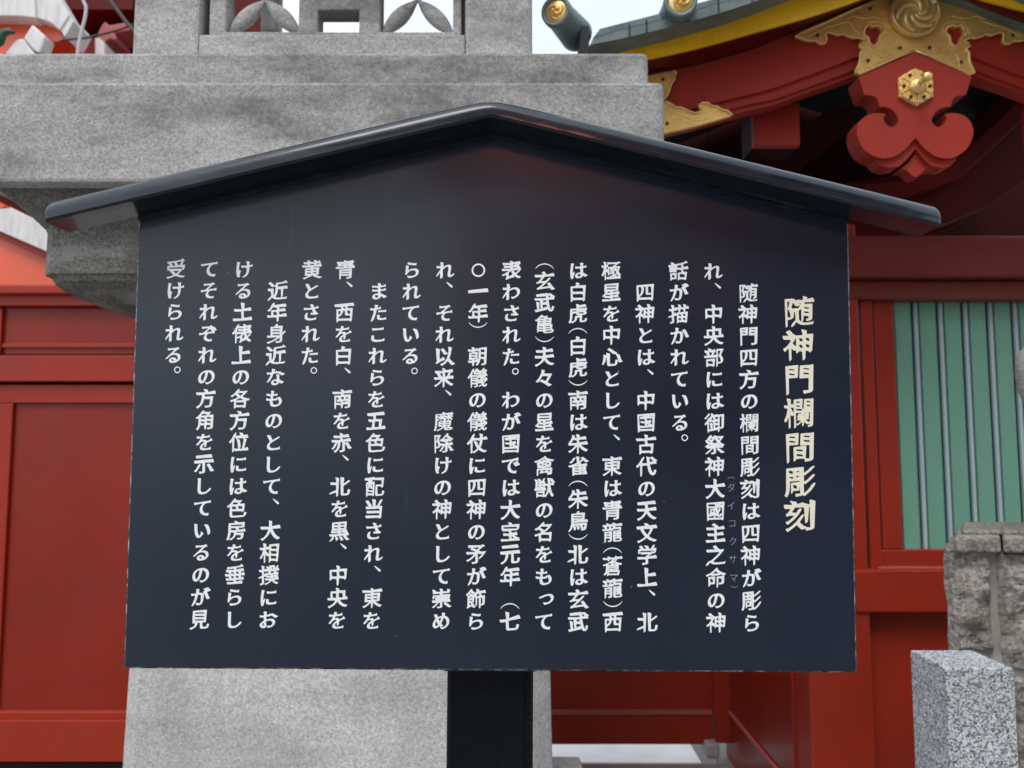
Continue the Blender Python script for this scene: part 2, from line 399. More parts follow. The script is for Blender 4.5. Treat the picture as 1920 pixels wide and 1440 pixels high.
# recessed window frame with three openings
def rect(x0, y0, x1, y1): return [(fx(x0), fzz(y0)), (fx(x1), fzz(y0)), (fx(x1), fzz(y1)), (fx(x0), fzz(y1))]
m = MB(); outer = rect(386, -518, 864, 63.5)
holes = [rect(418, -88, 555, 51), rect(592, 10, 670, 51), rect(592, -88, 670, -18), rect(710, -88, 848, 51)]
m.prism([outer] + holes, FY+.022, FY+.085); m.build('window_frame', M['stone'], lan, bevel=.004)
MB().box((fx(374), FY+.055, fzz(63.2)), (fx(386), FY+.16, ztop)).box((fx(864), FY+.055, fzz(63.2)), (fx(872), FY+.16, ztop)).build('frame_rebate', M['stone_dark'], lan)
def petal(cx, cz, ang, ln, wd):
    m = MB(); n = 10; seg = 12; vs = []; fs = []
    d = (math.cos(ang), math.sin(ang)); p = (-d[1], d[0])
    for i in range(n+1):
        t = i/n; r = wd*math.sin(math.pi*min(.97, max(.03, t)))**.85
        for k in range(seg):
            a = 2*math.pi*k/seg; o = r*math.cos(a); q = r*.75*math.sin(a)
            vs.append((cx + d[0]*ln*t + p[0]*o, FY+.045+q, cz + d[1]*ln*t + p[1]*o))
    for i in range(n):
        for k in range(seg):
            a = i*seg+k; b = i*seg+(k+1) % seg; fs.append((a, b, b+seg, a+seg))
    fs.append(tuple(range(seg))[::-1]); fs.append(tuple(n*seg+k for k in range(seg)))
    return m.add(vs, fs, 0, True)
for a0, a1 in (wl[0], wl[2]):
    cx = fx((a0+a1)/2); cz = fzz(-18)
    hw = (fx(a1)-fx(a0))/2; 
    for sx in (-1, 1):
        for sz in (-1, 1):
            tx, tz = sx*hw*1.02, (fzz(50)-cz if sz < 0 else fzz(-88)-cz)
            petal(cx, cz, math.atan2(tz, tx), math.hypot(tx, tz), .023).build('petal', M['stone'], lan)
# side walls and back of the firebox, light roof above (out of view)
for x in (fx0+.03, fx1-.09):
    MB().box((x, FY+.2, fz), (x+.06, FY+FD-.2, fz+.12)).build('side_sill', M['stone'], lan)
sq_loft([(.50, ztop, .01), (.56, ztop+.06, .01), (.86, ztop+.10, .01), (.88, ztop+.2, .01), (.35, ztop+.45, .02), (.12, ztop+.6, .02)], 0, fxc, FY+FH).build('lantern_roof', M['stone'], lan, bevel=.01)

# ================================================================== left: shrine hall eaves behind the lantern
HY = 4.6
hall = empty('shrine_hall', (at(150, 0, HY).x, HY+1, 0), 'dark red shrine hall with white painted bracket ends at the upper left', 'building')
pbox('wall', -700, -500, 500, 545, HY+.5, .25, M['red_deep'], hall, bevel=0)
pbox('wall_beam', -700, 66, 520, 120, HY+.38, .12, M['red'], hall)
pbox('wall_beam', 120, -40, 250, 18, HY+.2, .3, M['red_deep'], hall)
brk = plate('bracket_arm', [(-200,20),(0,28),(60,34),(92,44),(112,58),(120,71),(108,78),(84,81),(70,90),(40,100),(-200,130)], HY-.12, .4, M['orange'], hall)
plate('painted_face', [(-200,-80),(62,-80),(66,33),(40,30),(-200,25)], HY-.22, .1, M['white'], hall, bevel=.006)
plate('painted_face', [(68,-80),(105,-15),(130,28),(112,56),(96,43),(82,37),(67.5,33)], HY-.20, .1, M['white'], hall, bevel=.006)
plate('painted_edge', [(131,29),(138,40),(121,70),(114,56)], HY-.19, .2, M['white'], hall, bevel=.004)
plate('bracket_block', [(60,45),(85,68),(74,99),(63,94),(43,72)], HY-.24, .1, M['white'], hall, bevel=.012)
plate('bracket_block', [(8,100),(28,74),(42,71),(70,105),(40,110)], HY-.23, .1, M['white'], hall, bevel=.012)
tb = MB(); tb.tube([at(-30, 92, HY-.25), at(0, 76, HY-.25), at(6, 62, HY-.25), at(18, 58, HY-.25), at(27, 62, HY-.25)], .02, 8, rr=[.03,.028,.024,.018,.008]); tb.build('painted_curl', M['greenpaint'], hall)
plate('small_bracket', [(183,62),(190,48),(196,40),(204,47),(234,42),(246,52),(246,56),(214,62),(218,70),(216,76),(206,72),(197,78),(192,84),(180,84)], HY+.1, .2, M['salmon'], hall, bevel=.01)
plate('painted_edge', [(178,71),(186,71),(196,80),(195,125),(178,125)], HY+.08, .2, M['white'], hall, bevel=.004)
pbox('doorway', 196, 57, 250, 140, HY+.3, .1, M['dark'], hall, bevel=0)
pbox('pillar', 84, 80, 102, 140, HY+.3, .1, M['red'], hall)
# lower eave seen under the slab
ev = empty('side_eave', (at(40, 460, 4.2).x, 4.3, 0), 'sloping white eave board over an orange red wall at the left edge', 'eave')
plate('orange_cap', [(-160,320),(0,379),(10,386),(-2,392),(-160,330)], 4.15, .2, M['orange'], ev)
plate('eave_board', [(-160,330),(-2,392),(20,389),(150,452),(150,500),(86,471),(0,434),(-160,360)], 4.15, .12, M['white'], ev, bevel=.004)
plate('eave_moulding', [(-160,361),(0,435),(86,472),(150,501),(150,512),(83,482),(0,445),(-160,372)], 4.17, .12, M['red_soft'], ev)
plate('gable_panel', [(-160,373),(0,446),(83,483),(150,513),(150,560),(-160,560)], 4.21, 1.2, M['orange'], ev)
plate('support_wall', [(-160,561),(150,561),(150,1500),(-160,1500)], 4.25, .8, M['red_deep'], ev)

# ================================================================== left red panelled wall
WY = 3.55
wall = empty('red_panel_wall', (at(50, 1400, WY).x, WY+.05, 0), 'vermilion lacquered panelled wall to the left of the notice board', 'wall')
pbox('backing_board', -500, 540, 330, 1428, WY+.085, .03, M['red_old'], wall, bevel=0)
pbox('wall_cap', -500, 533, 330, 551, WY-.05, .16, M['red'], wall, bevel=.008)
pbox('top_moulding', -500, 553, 330, 573, WY-.02, .10, M['red'], wall, bevel=.004)
pbox('upper_panel', 3, 577, 330, 664, WY+.02, .04, M['red_gloss'], wall, bevel=.002)
pbox('panel_moulding', 3, 644, 330, 652, WY+.008, .014, M['red'], wall, bevel=.003)
pbox('middle_rail', -500, 666, 330, 715, WY-.015, .08, M['red'], wall, bevel=.004)
pbox('door_panel', 9, 757, 330, 1333, WY+.03, .02, M['red_gloss'], wall, bevel=.001)
pbox('top_rail', -500, 721, 330, 756, WY+.012, .05, M['red'], wall, bevel=.004)
pbox('stile', -60, 756.5, 9, 1335, WY+.012, .05, M['red'], wall, bevel=.004)
pbox('door_panel', -500, 757, -60, 1333, WY+.03, .02, M['red_gloss'], wall, bevel=.001)
pbox('stile', -60, 577, 2, 664, WY+.0, .06, M['red'], wall, bevel=.004)
pbox('upper_panel', -500, 577, -60, 664, WY+.02, .04, M['red_gloss'], wall, bevel=.002)
pbox('bottom_moulding', -500, 1334, 330, 1350, WY+.008, .05, M['red'], wall, bevel=.006)
pbox('bottom_rail', -500, 1351, 330, 1429, WY-.01, .07, M['red'], wall, bevel=.004)
pbox('plinth', -500, 1431, 330, 1466, WY+.06, .2, M['dark'], wall, bevel=0)  # near-black, the shadow under the wall put into its colour

# ================================================================== back fence between lantern and gate
BY = 3.72
fence = empty('red_fence', (at(1190, 1400, BY).x, BY, 0), 'low red boarded fence seen beneath the notice board, right of its post', 'fence')
pbox('upper_board', 1000, 900, 1334, 1334, BY+.02, .04, M['red'], fence, bevel=.002)
pbox('moulding', 1000, 1333.5, 1336, 1341, BY-.004, .06, M['salmon'], fence, bevel=.003)
pbox('lower_board', 1000, 1341.5, 1336, 1396, BY+.002, .05, M['red'], fence, bevel=.003)
pbox('corner_post', 1337, 900, 1367, 1394, BY-.03, .10, M['red'], fence, bevel=.004)
pbox('top_rail', 1000, 860, 1390, 900, BY-.02, .10, M['red'], fence, bevel=.004)
pbox('stone_foot', 1326, 1396, 1350, 1424, BY-.06, .12, M['stone'], fence, bevel=.01)
xs0 = at(1367, 1394, BY).x
k0 = MB().box((at(1000, 1400, BY).x, BY+.07, 0.0), (at(1322, 1400, BY).x, BY+.75, .012))  # pale sheet beyond the fence; sky light on the ground put into its colour
MB().box((at(1000, 1400, BY).x-.4, 2.9, 0), (xs0-.06, BY-.10, .072)).build('paving', M['concrete'], bevel=.004, kind='structure')
tag(k0.build('kerb', M['kerb'], bevel=.006), 'bright white kerb stone seen through the gap under the red fence', 'kerb')

# ================================================================== gate on the right
GY = 2.75
gate = empty('shrine_gate', (at(1720, 1400, GY).x, GY+.5, 0), 'red shrine gate with curved gable, gold fittings and green slatted window on the right', 'gate building')
xs = at(1367, 1394, BY).x
# side wall running back from the front post to the fence
m = MB().box((xs, GY+.12, .05), (xs+.05, BY+.05, 1.55)); m.build('side_panel', M['red_gloss'], gate, bevel=.002)
zr = at(1367, 1330, BY).z
MB().box((xs-.012, GY+.12, zr-.008), (xs-.0005, BY-.04, zr+.008)).build('side_moulding', M['salmon'], gate, bevel=.003)
MB().box((xs-.05, GY-.05, 0.0), (xs+.08, BY+.05, .05)).build('foundation_stone', M['stone'], gate, bevel=.008)
# front: post, stiles, window, rails
pbox('main_post', 1508, 420, 1624, 1500, GY-.03, .16, M['red'], gate, bevel=.006)
pbox('inner_stile', 1625, 563, 1646, 1148, GY-.005, .09, M['red'], gate, bevel=.003)
pbox('window_stile', 1647, 563, 1684, 1030, GY+.01, .08, M['red'], gate, bevel=.004)
pbox('head_beam', 1480, 440, 2300, 520, GY-.08, .22, M['red_beam'], gate, bevel=.012)
pbox('head_rail', 1560, 527, 2300, 561, GY-.035, .12, M['red_beam'], gate, bevel=.005)
pbox('window_sill', 1647, 1031, 2300, 1063, GY+.004, .10, M['red'], gate, bevel=.004)
pbox('sill_edge', 1646.5, 1062.5, 2300, 1068, GY-.006, .10, M['salmon'], gate, bevel=.002)
pbox('waist_rail', 1605, 1069, 2300, 1149, GY-.04, .12, M['red'], gate, bevel=.006)
pbox('lower_stile', 1624.5, 1149.5, 1634, 1500, GY-.005, .1, M['red'], gate, bevel=.003)
pbox('lower_panel', 1634.5, 1120, 2300, 1500, GY+.03, .03, M['red'], gate, bevel=.001)
wz0, wz1 = at(960, 1032, GY+.04).z, at(960, 562, GY+.04).z
wx0 = at(1684, 800, GY+.04).x; pitch = 47.2/FPX*(GY+.04)
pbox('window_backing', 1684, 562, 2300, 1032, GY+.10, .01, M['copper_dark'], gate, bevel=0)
sl = None
for i in range(9):
    x = wx0 + pitch*i
    if sl is None:
        m = MB(); a = pitch*.60; b = pitch*.80
        m.prism([[(0,0),(1,0),(1,1),(0,1)]], 0, 0) if False else None
        vs = []
        for z in (wz0, wz1): vs += [(0, 0, z), (a, 0, z), (b, .024, z), (b, .045, z), (0, .045, z)]
        m.add(vs, [(0,1,6,5),(1,2,7,6),(2,3,8,7),(3,4,9,8),(4,0,5,9),(4,3,2,1,0),(5,6,7,8,9)])
        sl = m.build('slat', M['green'], gate, local=True, bevel=.0015)
        m = MB().box((b+.002, .007, wz0), (pitch*.955, .020, wz1)); st = m.build('backing_strip', M['paleblue'], gate, local=True)
        o1, o2 = sl, st
    else:
        o1 = sl.copy(); COL.objects.link(o1); o2 = st.copy(); COL.objects.link(o2)
    for o in (o1, o2): o.location = Vector((x, GY+.03, 0)) - Vector(gate.location)
# interior above the head beam
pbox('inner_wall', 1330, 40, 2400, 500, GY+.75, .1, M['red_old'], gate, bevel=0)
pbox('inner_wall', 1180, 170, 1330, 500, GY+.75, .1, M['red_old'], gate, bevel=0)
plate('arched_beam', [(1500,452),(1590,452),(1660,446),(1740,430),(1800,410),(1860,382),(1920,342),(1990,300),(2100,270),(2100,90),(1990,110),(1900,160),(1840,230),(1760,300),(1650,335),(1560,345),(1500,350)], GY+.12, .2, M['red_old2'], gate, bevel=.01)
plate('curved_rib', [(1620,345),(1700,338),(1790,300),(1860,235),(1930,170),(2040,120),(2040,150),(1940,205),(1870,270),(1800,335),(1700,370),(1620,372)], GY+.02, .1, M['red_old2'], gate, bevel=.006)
# rafters running back under the roof
def beam3(name, a, b, wd, ht, mt):
    a, b = Vector(a), Vector(b); d = (b-a).normalized(); s = d.cross(Vector((0,0,1))).normalized()*wd/2; u = s.cross(d).normalized()*ht/2
    vs = [p+q for p in (a, b) for q in (-s-u, s-u, s+u, -s+u)]
    return MB().add(vs, [(0,1,2,3)[::-1],(4,5,6,7),(0,4,5,1)[::-1],(1,5,6,2)[::-1],(2,6,7,3)[::-1],(3,7,4,0)[::-1]]).build(name, mt, gate, bevel=.003)
# square beam end left of pendant
pbox('beam_end', 1413, 192, 1500, 273, 2.42, .03, M['red_soft'], gate, bevel=.004)
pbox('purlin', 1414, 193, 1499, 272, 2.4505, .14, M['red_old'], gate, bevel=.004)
pbox('beam_end', 1413+513, 192, 1500+513, 273, 2.42, .03, M['red_soft'], gate, bevel=.004)
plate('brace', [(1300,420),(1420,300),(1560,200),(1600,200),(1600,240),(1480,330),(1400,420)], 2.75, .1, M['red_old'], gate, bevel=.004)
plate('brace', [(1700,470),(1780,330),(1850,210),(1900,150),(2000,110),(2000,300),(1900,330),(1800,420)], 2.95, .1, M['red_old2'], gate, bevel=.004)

AX = 1715
def mirror(pts, dy=0): return pts + [(2*AX-x, y + dy*(AX-x)/200) for x, y in pts[::-1] if abs(x-AX) > .5]
def curve(pts, n=6):
    """Catmull-Rom through pixel points"""
    P = [np.array(p, float) for p in pts]; P = [2*P[0]-P[1]] + P + [2*P[-1]-P[-2]]; o = []
    for i in range(1, len(P)-2):
        for k in range(n):
            t = k/n; a, b, c, d = P[i-1], P[i], P[i+1], P[i+2]
            o.append(tuple(.5*((2*b)+(-a+c)*t+(2*a-5*b+4*c-d)*t*t+(-a+3*b-3*c+d)*t**3)))
    o.append(tuple(P[-2])); return o
def ribbon(name, top, bot, Y, depth, mt, bevel=.003, dy=0):
    t = mirror(curve(top), dy); b = mirror(curve(bot), dy)
    return plate(name, t + b[::-1], Y, depth, mt, gate, bevel=bevel)
# bargeboard
bt = [(1150,150),(1207,140),(1300,124),(1400,97),(1450,77),(1500,57),(1600,14),(1715,-34)]
b1 = [(1150,245),(1207,235),(1300,203),(1400,178),(1450,165),(1525,138),(1600,109),(1715,63)]
b2 = [(1150,262),(1207,248),(1300,222),(1400,196.5),(1450,186),(1525,160),(1600,132),(1715,86)]
b3 = [(1150,274),(1207,257),(1300,235),(1400,208),(1450,196),(1525,169),(1600,143),(1715,97)]
ribbon('bargeboard', bt, b1, 2.300, .07, M['red_soft'])
sh = lambda c, d: [(x, y+d) for x, y in c]
ribbon('bargeboard_moulding', sh(b1, 1.5), b2, 2.312, .05, M['red_soft'])
ribbon('bargeboard_moulding', sh(b2, 1.5), b3, 2.322, .05, M['red_soft'])
ribbon('groove_strip', sh(bt, 5), sh(b3, -5), 2.345, .04, M['groove'], 0)
# soffit and roof layers
yb = [(1165,120),(1207,112),(1300,92),(1400,65),(1500,37),(1560,18),(1610,0),(1660,-22),(1715,-42)]
yt = [(1160,90),(1207,85),(1300,62),(1360,42),(1420,17),(1470,-4),(1560,-42),(1640,-72),(1715,-88)]
def soffit(name, a, Ya, b, Yb, up, mt):
    A = [at(x, y, Ya) for x, y in a]; B = [at(x, y, Yb) for x, y in b]; n = len(A); U = Vector((0, 0, up))
    m = MB(); vs = A + B + [p+U for p in A] + [p+U for p in B]; fs = []
    for i in range(n-1):
        fs += [(i, i+1, n+i+1, n+i), (2*n+i, 3*n+i, 3*n+i+1, 2*n+i+1), (i, 2*n+i, 2*n+i+1, i+1), (n+i, n+i+1, 3*n+i+1, 3*n+i)]
    fs += [(0, n, 3*n, 2*n), (n-1, 3*n-1, 4*n-1, 2*n-1)]
    return m.add(vs, fs).build(name, mt, gate)
def resamp(c, n=60):
    c = mirror(curve(c)); X = np.linspace(1207, 2*AX-1207, n); P = np.array(c); return [(x, float(np.interp(x, P[:, 0], P[:, 1]))) for x in X]
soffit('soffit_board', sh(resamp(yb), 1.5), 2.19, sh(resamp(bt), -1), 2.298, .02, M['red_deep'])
ribbon('yellow_eave', yt, yb, 2.18, .008, M['yellow'], dy=-14)
cb = [(1106,84),(1170,71),(1250,52),(1330,30),(1400,8),(1460,-14),(1560,-55),(1715,-100)]
cm = [(1112,72),(1180,52),(1250,35),(1330,12),(1400,-8),(1460,-30),(1560,-72),(1715,-118)]
ct = [(1125,54),(1180,40),(1250,22),(1330,0),(1400,-22),(1460,-44),(1560,-88),(1715,-134)]
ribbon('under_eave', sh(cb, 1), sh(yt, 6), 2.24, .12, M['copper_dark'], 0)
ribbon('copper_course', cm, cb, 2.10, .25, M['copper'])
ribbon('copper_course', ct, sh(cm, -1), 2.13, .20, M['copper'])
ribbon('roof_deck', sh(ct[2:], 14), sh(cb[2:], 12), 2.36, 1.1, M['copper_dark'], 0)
MB().box((at(1085, 100, 2.15).x, 2.12, at(960, 112, 2.15).z), (at(1103, 100, 2.15).x, 2.19, at(960, 58, 2.15).z)).build('hanger', M['copper_dark'], gate, bevel=.002)
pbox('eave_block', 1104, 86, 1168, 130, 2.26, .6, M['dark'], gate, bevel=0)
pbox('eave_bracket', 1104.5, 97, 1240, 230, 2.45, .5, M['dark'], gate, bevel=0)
for x, y in ((1212, 54), (1347, 14), (1180, 63), (1290, 32), (1410, -6)):
    plate('seam', [(x-1.5, y-17), (x+1.5, y-18), (x+2.5, y+7), (x-.5, y+8)], 2.0975, .004, M['copper_dark'], gate)
def roof_cap(x, y, r, Y, axis, ln):
    """round end tile: barrel, rim, gold crest disc"""
    c = at(x, y, Y); R = r/FPX*Y; ax = Vector(axis).normalized()
    rot = Vector((0, 0, 1)).rotation_difference(ax).to_matrix()
    def lath(prof, name, mt, par):
        m = MB().lathe(prof, (0, 0, 0)); m.v = [tuple(rot @ Vector(v) + c) for v in m.v]; return m.build(name, mt, par)
    b = lath([(R*.74, -.004), (R*.78, .008), (R*.98, .008), (R, 0), (R*1.0, -.02), (R*.95, -.03), (R*1.02, -ln*.5), (R*1.12, -ln*.9), (R*1.14, -ln)], 'barrel_tile', M['copper'], gate)
    lath([(R*.76, -.004), (R*.76, .001), (R*.68, .004), (0.001, .004)], 'crest_disc', M['gold_rim'], b)
    for k in range(3):
        a0 = k*2*math.pi/3; pts = []; rr = []
        for i in range(9):
            t = i/8; a = a0 + t*2.6; q = R*(.12 + .48*t)
            pts.append(rot @ Vector((q*math.cos(a), q*math.sin(a), .005)) + c); rr.append(R*(.16*(1-t)+.03))
        MB().tube(pts, .01, 6, rr=rr).build('crest_comma', M['gold'], b)
    return b
roof_cap(1043, 22, 30, 2.05, (-.45, -1, -.12), .17)
roof_cap(1276, 2, 33, 2.06, (-.08, -1, -.10), .14)

# gold fittings
def rim(loop, Y, r, parent, mt, closed=True):
    pts = [at(x, y, Y) for x, y in loop]
    return MB().tube(pts, r, 6, closed=closed).build('raised_rim', mt, parent)
lw = [(1715,95),(1690,105),(1611,140),(1603,136),(1609,122),(1613,112),(1612,100),(1618,92),(1612,86),(1613,80),(1621,76),(1612,70),(1600,71),(1590,68),(1582,63),(1572,66),(1562,62),(1553,59),(1547,64),(1550,74),(1547,81),(1538,82),(1530,76),(1518,76),(1508,74),(1492,67),(1500,61),(1545,43),(1600,18),(1650,-3),(1715,-30)]
full = lw + [(2*AX-x, y) for x, y in lw[::-1][1:-1]]
hl = [(1624,54),(1630,48),(1637,52),(1644,49),(1652,53),(1653,62),(1647,68),(1646,78),(1638,84),(1631,78),(1630,70),(1623,65)]
hr = [(2*AX-x, y) for x, y in hl]
gp = plate('gable_plaque', full, 2.286, .013, M['gold'], gate, holes=[hl, hr], bevel=.001)
rim(lw[:-1], 2.285, .0042, gp, M['gold_rim'], False); rim([(2*AX-x, y) for x, y in lw[:-1]], 2.285, .0042, gp, M['gold_rim'], False)
for h in (hl, hr): rim([((x-(sum(p[0] for p in h)/12))*1.22+sum(p[0] for p in h)/12, (y-65)*1.18+65) for x, y in h], 2.285, .0042, gp, M['gold_rim'])
inn = [(1560,50),(1590,40),(1600,52),(1612,62),(1622,44),(1640,40),(1660,46),(1662,62)]
for s_ in (1, -1):
    for seq in (inn, [(1630,128),(1632,112),(1640,100),(1655,108),(1668,102)], [(1515,68),(1535,58),(1552,50),(1575,44)], [(1645,30),(1620,34),(1600,30),(1585,36)], [(1640,120),(1660,112),(1678,104)]):
        c_ = curve(seq, 4); rim([(AX + s_*(x-AX), y) for x, y in c_], 2.286, .0022, gp, M['gold_rim'], False)
for x, y in ((1632,16),(1688,89),(1743,89),(1628,113),(1802,116),(1533,66),(1899,66)):
    c_ = at(x, y, 2.283); MB().lathe([(.0052, -.001), (.0052, .001), (.003, .003), (.0004, .0035)], c_, 'y', 10).build('nail_head', M['copper_dark'], gp)
# swirl disc
c_ = at(1713, 27, 2.28); R = 49/FPX*2.28
disc = MB().lathe([(R, -.004), (R, .014), (R*.96, .018), (R*.9, .018), (R*.87, .012), (R*.5, .014), (0.001, .015)], c_, 'y', 40).build('swirl_disc', M['brass'], gate)
for k in range(6):
    a0 = k*2*math.pi/6; pts = []; rr = []
    for i in range(14):
        t = i/13; a = a0 + 2.5*t**.75; q = R*(.10 + .74*t)
        pts.append(c_ + Vector((q*math.cos(a), -.0155, q*math.sin(a)))); rr.append(.0105*(.35 + .65*math.sin(math.pi*min(1, .15+t*.75))))
    MB().tube(pts, .006, 8, rr=rr).build('swirl_ridge', M['brass'], disc)
# eave-end plaque
cp = [(1190,147),(1262,132),(1268,136),(1264,146),(1257,160),(1252,176),(1246,184),(1241,191),(1250,191),(1259,196),(1266,201),(1277,202),(1290,208),(1303,213),(1313,210),(1314,203),(1310,198),(1317,193),(1327,193),(1334,199),(1345,200),(1353,206),(1364,208),(1373,217),(1300,238),(1190,262)]
cpo = plate('corner_plaque', cp, 2.284, .014, M['gold'], gate, bevel=.001)
rim(cp[1:-2], 2.283, .0042, cpo, M['gold_rim'], False)
for seq in ([(1225,150),(1240,158),(1236,174),(1228,186)], [(1250,214),(1268,212),(1290,222),(1312,226),(1335,220)], [(1245,222),(1252,206),(1262,204)]):
    rim(curve(seq, 4), 2.285, .0022, cpo, M['gold_rim'], False)
for x, y in ((1243,149),(1251,231)):
    MB().lathe([(.0052, -.001), (.0052, .001), (.003, .003), (.0004, .0035)], at(x, y, 2.282), 'y', 10).build('nail_head', M['copper_dark'], cpo)
cp2 = [(2*AX-x, y) for x, y in cp]
plate('corner_plaque', cp2, 2.284, .014, M['gold'], gate, bevel=.001)
# pendant (gegyo)
pl = [(1715,99),(1610,144),(1621,178),(1635,179),(1645,185),(1650,200),(1657,200),(1670,204),(1679,212),(1685,225),(1681,234),(1671,238),(1661,232),(1657,222),(1660,214),(1645,212),(1626,216),(1613,227),(1607,243),(1610,262),(1620,280),(1637,292),(1657,297),(1680,292),(1700,277)]
cpl = curve(pl[3:], 3)
pl = pl[:3] + cpl
pfull = pl + [(1717,258)] + [(2*1716-x, y) for x, y in pl[::-1][:-1]]
pend = plate('pendant', pfull, 2.262, .075, M['red_soft'], gate, bevel=.0012)
p2 = [(1640,290),(1642,301),(1652,311),(1668,315),(1686,312),(1700,300),(1717,279)]
plate('pendant_lobe', [(1645,280)] + p2 + [(2*1717-x, y) for x, y in p2[::-1][1:]] + [(1789,280),(1717,250)], 2.276, .06, M['red_soft'], pend, bevel=.002)
p3 = [(1717,284),(1706,302),(1686,318),(1700,319),(1708,327),(1712,331),(1717,333),(1722,331),(1727,326),(1735,318),(1752,317),(1730,300)]
plate('pendant_tip', p3, 2.290, .05, M['red_soft'], pend, bevel=.006)
c_ = at(1715, 165, 2.26); R = 38/FPX*2.26
ros = MB()
hexo = [(c_.x + R*math.sin(k*math.pi/3)*1.0, c_.z + R*math.cos(k*math.pi/3)) for k in range(6)]
ros.prism([hexo], 2.252, 2.262); ros = ros.build('rosette', M['gold_rim'], pend, bevel=.002)
for k in range(6):
    a = k*math.pi/3 + math.pi/6; d = Vector((math.sin(a), 0, math.cos(a))); p = Vector((d.z, 0, -d.x))
    q = []
    for u, v in ((.25, 0), (.45, .22), (.80, .40), (.90, .2), (.82, 0), (.90, -.2), (.80, -.40), (.45, -.22)): q.append(c_ + d*R*u*.96 + p*R*v)
    m = MB(); m.prism([[(w_.x, w_.z) for w_ in q]], 2.2475, 2.2525); m.build('rosette_petal', M['gold'], ros, bevel=.0015)
    h = c_ + d*R*.66
    MB().lathe([(.0052, 0), (.0052, .002), (.0004, .0022)], (h.x, 2.2470, h.z), 'y', 10).build('petal_hole', M['dark'], ros)
MB().lathe([(R*.42, 0), (R*.42, .008), (R*.33, .010), (R*.27, .016), (R*.2, .018), (R*.13, .020), (R*.12, .05), (R*.22, .052), (R*.24, .060), (R*.18, .068), (.0004, .069)], (c_.x, 2.2475, c_.z), 'y', 24).build('rosette_knob', M['gold_rim'], ros)

# ================================================================== stone wall and block on the right
SY = 2.02
sw = empty('stone_wall', (at(1860, 1400, SY).x, SY+.1, 0), 'rough granite retaining wall with coping stones at the right edge', 'stone wall')
SKEW = .60
def skewbox(x0, x1, y0, y1, z0, z1):
    k = SKEW*(y1-y0)
    vs = [(x0,y0,z0),(x1,y0,z0),(x1+k,y1,z0),(x0+k,y1,z0),(x0,y0,z1),(x1,y0,z1),(x1+k,y1,z1),(x0+k,y1,z1)]
    return MB().add(vs, [(0,3,2,1),(4,5,6,7),(0,1,5,4),(1,2,6,5),(2,3,7,6),(3,0,4,7)])
def rough(name, px, Y, depth, mt, seed, amp=.012, res=.014, par=None):
    """hewn stone with an uneven front: grid in x,z inside a px rectangle with wobbly edges"""
    rnd = random.Random(seed)
    x0, y0, x1, y1 = px; ym = (y0+y1)/2
    X0, X1, Z1, Z0 = at(x0, ym, Y).x, at(x1, ym, Y).x, at(960, y0, Y).z, at(960, y1, Y).z
    nx = max(3, int((X1-X0)/res)); nz_ = max(3, int((Z1-Z0)/res))
    from mathutils import noise as N
    vs = []; fs = []
    for j in range(nz_+1):
        for i in range(nx+1):
            u, v = i/nx, j/nz_
            x = X0 + (X1-X0)*u; z = Z0 + (Z1-Z0)*v
            e = min(u, 1-u)*(X1-X0); g = min(v, 1-v)*(Z1-Z0); k = min(1, min(e, g)/.02)
            q = Vector((x*9+seed, z*9, seed)); h = N.fractal(q, 1, 2, 5)*amp*1.2 + N.fractal(q*3.1, 1, 2, 3)*amp*.5
            y = Y + (1-k)**2*.02 - h*(.3+.7*k)
            if i in (0, nx): x += N.noise(Vector((z*16, seed, 3)))*.006
            if j in (0, nz_): z += N.noise(Vector((x*12, seed, 7)))*.008
            vs.append((x, y, z))
    W_ = nx+1
    for j in range(nz_):
        for i in range(nx): fs.append((j*W_+i, j*W_+i+1, (j+1)*W_+i+1, (j+1)*W_+i))
    b = len(vs); ring = [i for i in range(W_)] + [j*W_+nx for j in range(1, nz_+1)] + [nz_*W_+i for i in range(nx-1, -1, -1)] + [j*W_ for j in range(nz_-1, 0, -1)]
    for r_ in ring: v = vs[r_]; vs.append((v[0]+SKEW*depth, Y+depth, v[2]))
    n = len(ring)
    for k in range(n): fs.append((ring[k], b+k, b+(k+1) % n, ring[(k+1) % n]))
    fs.append(tuple(b+k for k in range(n))[::-1])
    return MB().add(vs, fs, 0, False).build(name, mt, par)
rough('wall_stone', (1782, 1027, 1866, 1226), SY, .30, M['rough_stone'], 3, .020, .008, sw)
rough('wall_stone', (1881, 1036, 2060, 1262), SY+.005, .30, M['rough_stone'], 9, .020, .010, sw)
rough('wall_stone', (1790, 1232, 1900, 1480), SY+.03, .27, M['rough_stone'], 14, .018, .012, sw)
rough('wall_stone', (1905, 1270, 2060, 1480), SY+.01, .27, M['rough_stone'], 17, .018, .012, sw)
rough('wall_stone', (2068, 1036, 2250, 1300), SY+.01, .27, M['rough_stone'], 19, .018, .014, sw)
skewbox(at(1796,1200,SY+.025).x, at(2260,1200,SY+.025).x, SY+.025, SY+.29, 0, at(960,1034,SY+.025).z).build('mortar_bed', M['mortar'], sw, bevel=.004)
cz0, cz1 = at(960, 1036, SY).z, at(960, 1006, SY).z
def cope(x0, x1, seed):
    X0, X1 = at(x0, 1020, SY).x, at(x1, 1020, SY).x
    m = skewbox(X0, X1, SY-.012, SY+.32, cz0+.001, cz1); return m.build('coping_stone', M['rough_stone'], sw, bevel=.006)
cope(1786, 1871, 1); cope(1875, 2060, 2); cope(2064, 2260, 3)
# raised inner course of the coping
skewbox(at(1803, 1000, SY+.05).x, at(2260, 1000, SY+.05).x, SY+.05, SY+.30, cz1-.002, at(960, 994, SY+.07).z).build('inner_course', M['rough_stone'], sw, bevel=.004)
